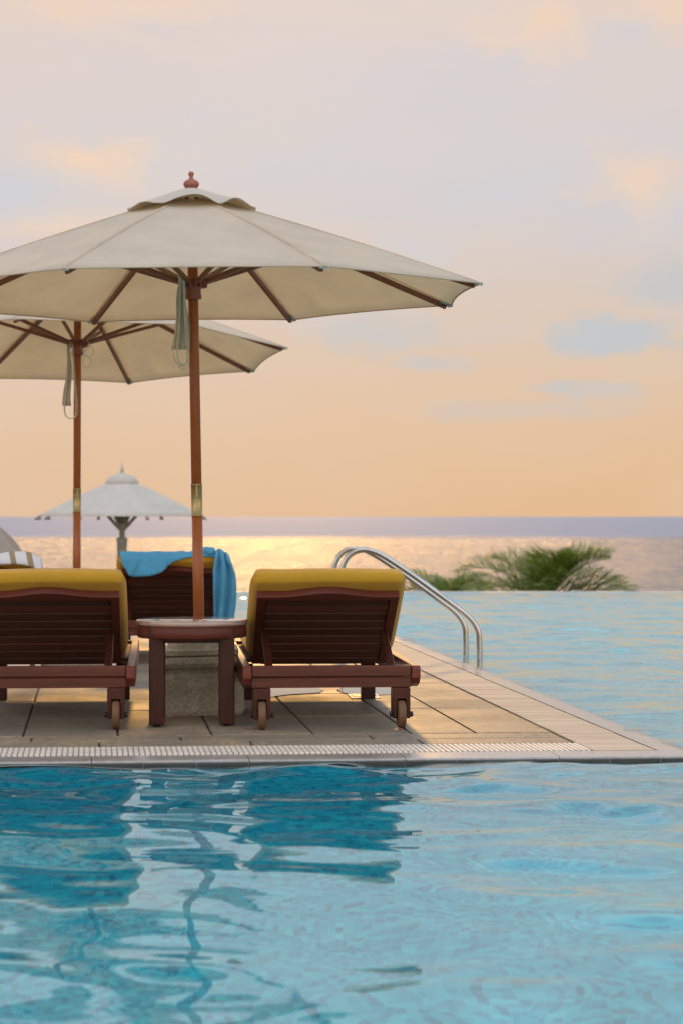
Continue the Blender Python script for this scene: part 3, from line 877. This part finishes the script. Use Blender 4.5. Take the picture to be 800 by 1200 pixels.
# depth marker tiles set into the paving
def marker(a, b, wa, wb, kind):
    root = empty('depth_marker', P(a, b, 0), (0, 0, math.atan2(U.y, U.x) + math.pi))
    MB().box(-wa / 2, wa / 2, -wb / 2, wb / 2, -.004, .004).build('tile', M['tile_white'], root, bevel=.001)
    q = MB()
    if kind:
        q.lathe([(.05, .0042), (.068, .0042), (.068, .0052), (.05, .0052), (.05, .0042)][:4], 30, Matrix.Scale(wb / .24, 4))
        q.build('printed_ring', M['tile_pink'], root)
    else:
        for x in (-.045, .045):
            q.box(x - .018, x + .018, -wb * .42, wb * .42, .0042, .0055)
        q.build('printed_mark', M['tile_dark'], root)
    return root
tag(marker(1.00, 2.72, .15, .24, 1), 'pale tile with a faded pink print set in the paving right of the front lounger', 'marker tile')

# ------------------------------------------------------------------ palms
def palm(name, loc, nf, Lr, seed, label, trunk_h, zlim, up=.55, dirs=None):
    rnd = random.Random(seed)
    root = empty(name, (loc[0], loc[1], loc[2] - trunk_h))
    tr = MB(); n = 10
    tr.tube([(.12 * math.sin(i / n * 1.2), 0, trunk_h * i / n) for i in range(n + 1)], [.16 + .05 * (1 - i / n) + .012 * (i % 2) for i in range(n + 1)], 12)
    tr.build('trunk', M['trunk'], root)
    cr = MB(); top = Vector((.12 * math.sin(1.2), 0, trunk_h - .05))
    for k in range(nf):
        az = 2 * math.pi * (k + rnd.uniform(-.35, .35)) / nf * 1.0
        if dirs and k < len(dirs): az, el = dirs[k]
        else: el = rnd.uniform(up - .35, up + .75)
        L = Lr * rnd.uniform(.85, 1.1) * (.5 + .5 * abs(math.cos(az)) * max(0, math.cos(el)) ** .3); h = Vector((math.cos(az), math.sin(az), 0))
        pts = []; p = top.copy(); e = el; ns = 22
        droop = rnd.uniform(1.0, 1.7) * (.7 + .5 * math.cos(el))
        for i in range(ns + 1):
            pts.append(p.copy()); d = h * math.cos(e) + Vector((0, 0, math.sin(e))); p = p + d * (L / ns); e -= droop / ns * (.3 + 1.4 * i / ns)
        cr.tube(pts, [.022 * (1 - i / ns * .85) for i in range(ns + 1)], 5)
        side = Vector((-h.y, h.x, 0))
        m_ = 46
        for i in range(m_):
            t = .16 + .84 * i / m_; f_ = t * ns; i0 = min(int(f_), ns - 1); q = pts[i0].lerp(pts[i0 + 1], f_ - i0); tg = (pts[i0 + 1] - pts[i0]).normalized()
            upv = side.cross(tg).normalized()
            if upv.z < 0: upv = -upv
            ll = Lr * .46 * math.sin(math.pi * min(1, (t * .85 + .12))) ** .7 * rnd.uniform(.8, 1.1)
            for s in (-1, 1):
                dd = (side * s * .8 + tg * .75 + upv * rnd.uniform(.2, .7)).normalized()
                wv = tg.cross(dd).cross(dd).normalized() * (.011 * rnd.uniform(.7, 1.2))
                a = q; b = q + dd * ll * .55 + Vector((0, 0, -.02 * ll)); c = q + dd * ll * .95 + Vector((0, 0, -.18 * ll * rnd.uniform(.6, 1.5)))
                cr.add([a - wv * .5, a + wv * .5, b + wv, b - wv, c], [(0, 1, 2, 3), (3, 2, 4)])
    cr.build('crown', M['leaf'], root, fix=False)
    return tag(root, label, 'palm tree')
D = 44.0
pc = at(634, 703, Y=D)
FAN = [(.1, .3), (.35, .75), (-.4, .95), (1.4, 1.2), (2.7, 1.0), (3.4, .75), (3.0, .38), (.0, .05), (3.2, .0), (-1.2, .9), (4.4, .7), (.5, 1.0), (2.2, .9), (-.2, .55), (3.6, .5), (1.9, .6)]
palm('palm_tree', tuple(pc), 24, 2.15, 5, 'green palm crown rising just beyond the pool edge', 2.6, 0, .62, FAN)
pc = at(518, 705, Y=D + 2)
palm('palm_tree', tuple(pc), 13, 1.45, 9, 'small low palm tips left of the bigger palm crown', 2.0, 0, .9, FAN)

# ------------------------------------------------------------------ world
w = bpy.data.worlds.new('World'); sc.world = w; w.use_nodes = True
nt = w.node_tree; nt.nodes.clear(); n = N(nt)
SUN_EL, SUN_AZ = R(19), R(-2.0)       # azimuth measured from +Y, negative to the left
wo = n.n('ShaderNodeOutputWorld')
sky = n.n('ShaderNodeTexSky', sky_type='NISHITA', sun_disc=False, sun_elevation=SUN_EL, sun_rotation=SUN_AZ, dust_density=3.0)
bg1 = n.n('ShaderNodeBackground', i_Strength=.001); n.l(sky.outputs[0], bg1.inputs[0])
g = n.coord('Generated'); s = n.n('ShaderNodeSeparateXYZ'); n.l(g, s.inputs[0])
def lin(c): return tuple(((x / 255 + .055) / 1.055) ** 2.4 if x > 10 else x / 255 / 12.92 for x in c)
el = s.outputs[2]
base = n.ramp(n.math('ADD', n.math('MULTIPLY', el, 1.0), 0.0), [
    (0.0, lin((232, 190, 148))), (.03, lin((229, 192, 154))), (.055, lin((226, 194, 164))), (.085, lin((220, 197, 177))),
    (.12, lin((216, 203, 197))), (.165, lin((212, 208, 211))), (.21, lin((217, 208, 209))), (.25, lin((224, 208, 200))), (.36, lin((190, 205, 217))), (.7, lin((176, 196, 218))), (1.0, lin((165, 188, 216)))])
# azimuth cue: warmer to the left (towards the sun), cooler right
azm = n.math('DIVIDE', s.outputs[0], n.math('MAXIMUM', s.outputs[1], .2))
elv = n.math('DIVIDE', s.outputs[2], n.math('MAXIMUM', s.outputs[1], .2))
front = n.ramp(s.outputs[1], [(.3, 0.), (.7, 1.)])
colr = n.mix(n.ramp(n.math('ADD', n.math('MULTIPLY', azm, 2.5), .5), [(0, .26), (.5, 0.)]), base, lin((230, 208, 196)))
wv = n.mapping(g, (1, 1, 2.2))
wob1 = n.noise(wv, 7.0, 7, .58, .4); wob2 = n.noise(n.mapping(g, (1, 1, 1.6), (5, 2, 1)), 26.0, 6, .6)
def blob(px, py, rx, ry, soft=.5, amp=1.0):
    a0, e0 = (px - 400) / F, (605 - py) / F
    dx = n.math('DIVIDE', n.math('SUBTRACT', azm, a0), rx / F); dy = n.math('DIVIDE', n.math('SUBTRACT', elv, e0), ry / F)
    r2 = n.math('SQRT', n.math('ADD', n.math('MULTIPLY', dx, dx), n.math('MULTIPLY', dy, dy)))
    r2 = n.math('ADD', r2, n.math('MULTIPLY', n.math('SUBTRACT', wob2, .5), 2.6))
    r2 = n.math('ADD', r2, n.math('MULTIPLY', n.math('SUBTRACT', wob1, .5), 1.8))
    return n.math('MULTIPLY', n.ramp(r2, [(1 - soft, amp), (1.0 + soft * .3, 0.)]), front)
# broad soft cloud structure
broad = n.ramp(n.noise(n.mapping(g, (1, 1, 2.6), (2.3, .6, 4.1)), 5.5, 6, .55, .5), [(.38, 0.), (.62, 1.)])
colr = n.mix(n.math('MULTIPLY', broad, .2), colr, lin((230, 208, 192)))
broad2 = n.ramp(n.noise(n.mapping(g, (1, 1, 3.2), (7.3, 1.6, 0)), 9.0, 6, .6, .3), [(.5, 0.), (.72, 1.)])
colr = n.mix(n.math('MULTIPLY', n.math('MULTIPLY', broad2, n.ramp(el, [(.05, 0.), (.1, 1.)])), .55), colr, lin((204, 206, 216)))
PE = lin((246, 212, 182)); BG_ = lin((196, 199, 203)); BL = lin((204, 208, 216))
for (px, py, rx, ry, so, am, c) in ((105, 185, 100, 42, .9, .8, PE), (60, 262, 100, 26, .9, .6, PE), (20, 225, 110, 48, .9, .85, BL),
    (640, 25, 90, 60, .9, .7, PE), (790, 10, 70, 50, .9, .6, PE), (160, 8, 180, 25, .9, .5, PE), (745, 215, 75, 52, .8, .6, PE), (800, 250, 60, 50, .8, .4, BL), (500, 290, 60, 22, .8, .5, BL),
    (720, 394, 116, 34, .45, 1.0, BG_), (785, 335, 85, 38, .6, .8, BG_), (800, 402, 50, 12, .5, .6, BG_), (440, 396, 130, 30, .8, .65, BG_), (500, 425, 80, 14, .6, .6, BG_), (690, 455, 60, 12, .6, .55, BG_), (600, 480, 160, 16, .9, .4, BG_), (640, 455, 40, 9, .8, .45, BG_)):
    colr = n.mix(blob(px, py, rx, ry, so, am), colr, c)
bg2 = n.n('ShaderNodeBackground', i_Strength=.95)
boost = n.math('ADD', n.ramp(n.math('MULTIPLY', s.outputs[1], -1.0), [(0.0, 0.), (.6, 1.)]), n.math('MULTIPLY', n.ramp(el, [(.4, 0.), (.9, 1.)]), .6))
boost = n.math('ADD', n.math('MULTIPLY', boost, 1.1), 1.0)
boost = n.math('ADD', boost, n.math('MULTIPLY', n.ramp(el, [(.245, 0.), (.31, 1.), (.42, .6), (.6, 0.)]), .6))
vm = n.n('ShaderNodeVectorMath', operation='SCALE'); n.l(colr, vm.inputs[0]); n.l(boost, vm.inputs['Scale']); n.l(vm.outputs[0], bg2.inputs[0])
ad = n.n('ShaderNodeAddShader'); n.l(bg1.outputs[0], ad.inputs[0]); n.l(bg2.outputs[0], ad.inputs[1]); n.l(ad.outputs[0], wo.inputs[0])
w.cycles.sampling_method = 'AUTOMATIC'

# sun
sd = bpy.data.lights.new('sun', 'SUN'); sd.energy = .62; sd.angle = R(3.0); sd.color = (1.0, .52, .13)
so = bpy.data.objects.new('sun', sd); COL.objects.link(so)
dirv = Vector((math.sin(SUN_AZ) * math.cos(SUN_EL), math.cos(SUN_AZ) * math.cos(SUN_EL), math.sin(SUN_EL)))
so.rotation_euler = dirv.to_track_quat('Z', 'Y').to_euler()

# camera
cd = bpy.data.cameras.new('camera'); cam = bpy.data.objects.new('camera', cd); COL.objects.link(cam); sc.camera = cam
cam.location = (0, 0, CAMZ); cam.rotation_euler = (R(90), 0, 0)
cd.sensor_fit = 'HORIZONTAL'; cd.sensor_width = 24; cd.lens = 24 * F / 800; cd.shift_y = 5 / 800
cd.clip_end = 200000; cd.clip_start = .05
cd.dof.use_dof = True; cd.dof.focus_distance = 9.3; cd.dof.aperture_fstop = 4.6

sc.view_settings.view_transform = 'Standard'; sc.view_settings.look = 'None'; sc.view_settings.exposure = 0; sc.view_settings.gamma = 1
sc.cycles.use_denoising = True
sc.cycles.sample_clamp_indirect = 6
sc.cycles.max_bounces = 10; sc.cycles.transmission_bounces = 8
sc.cycles.caustics_refractive = True; sc.cycles.caustics_reflective = True
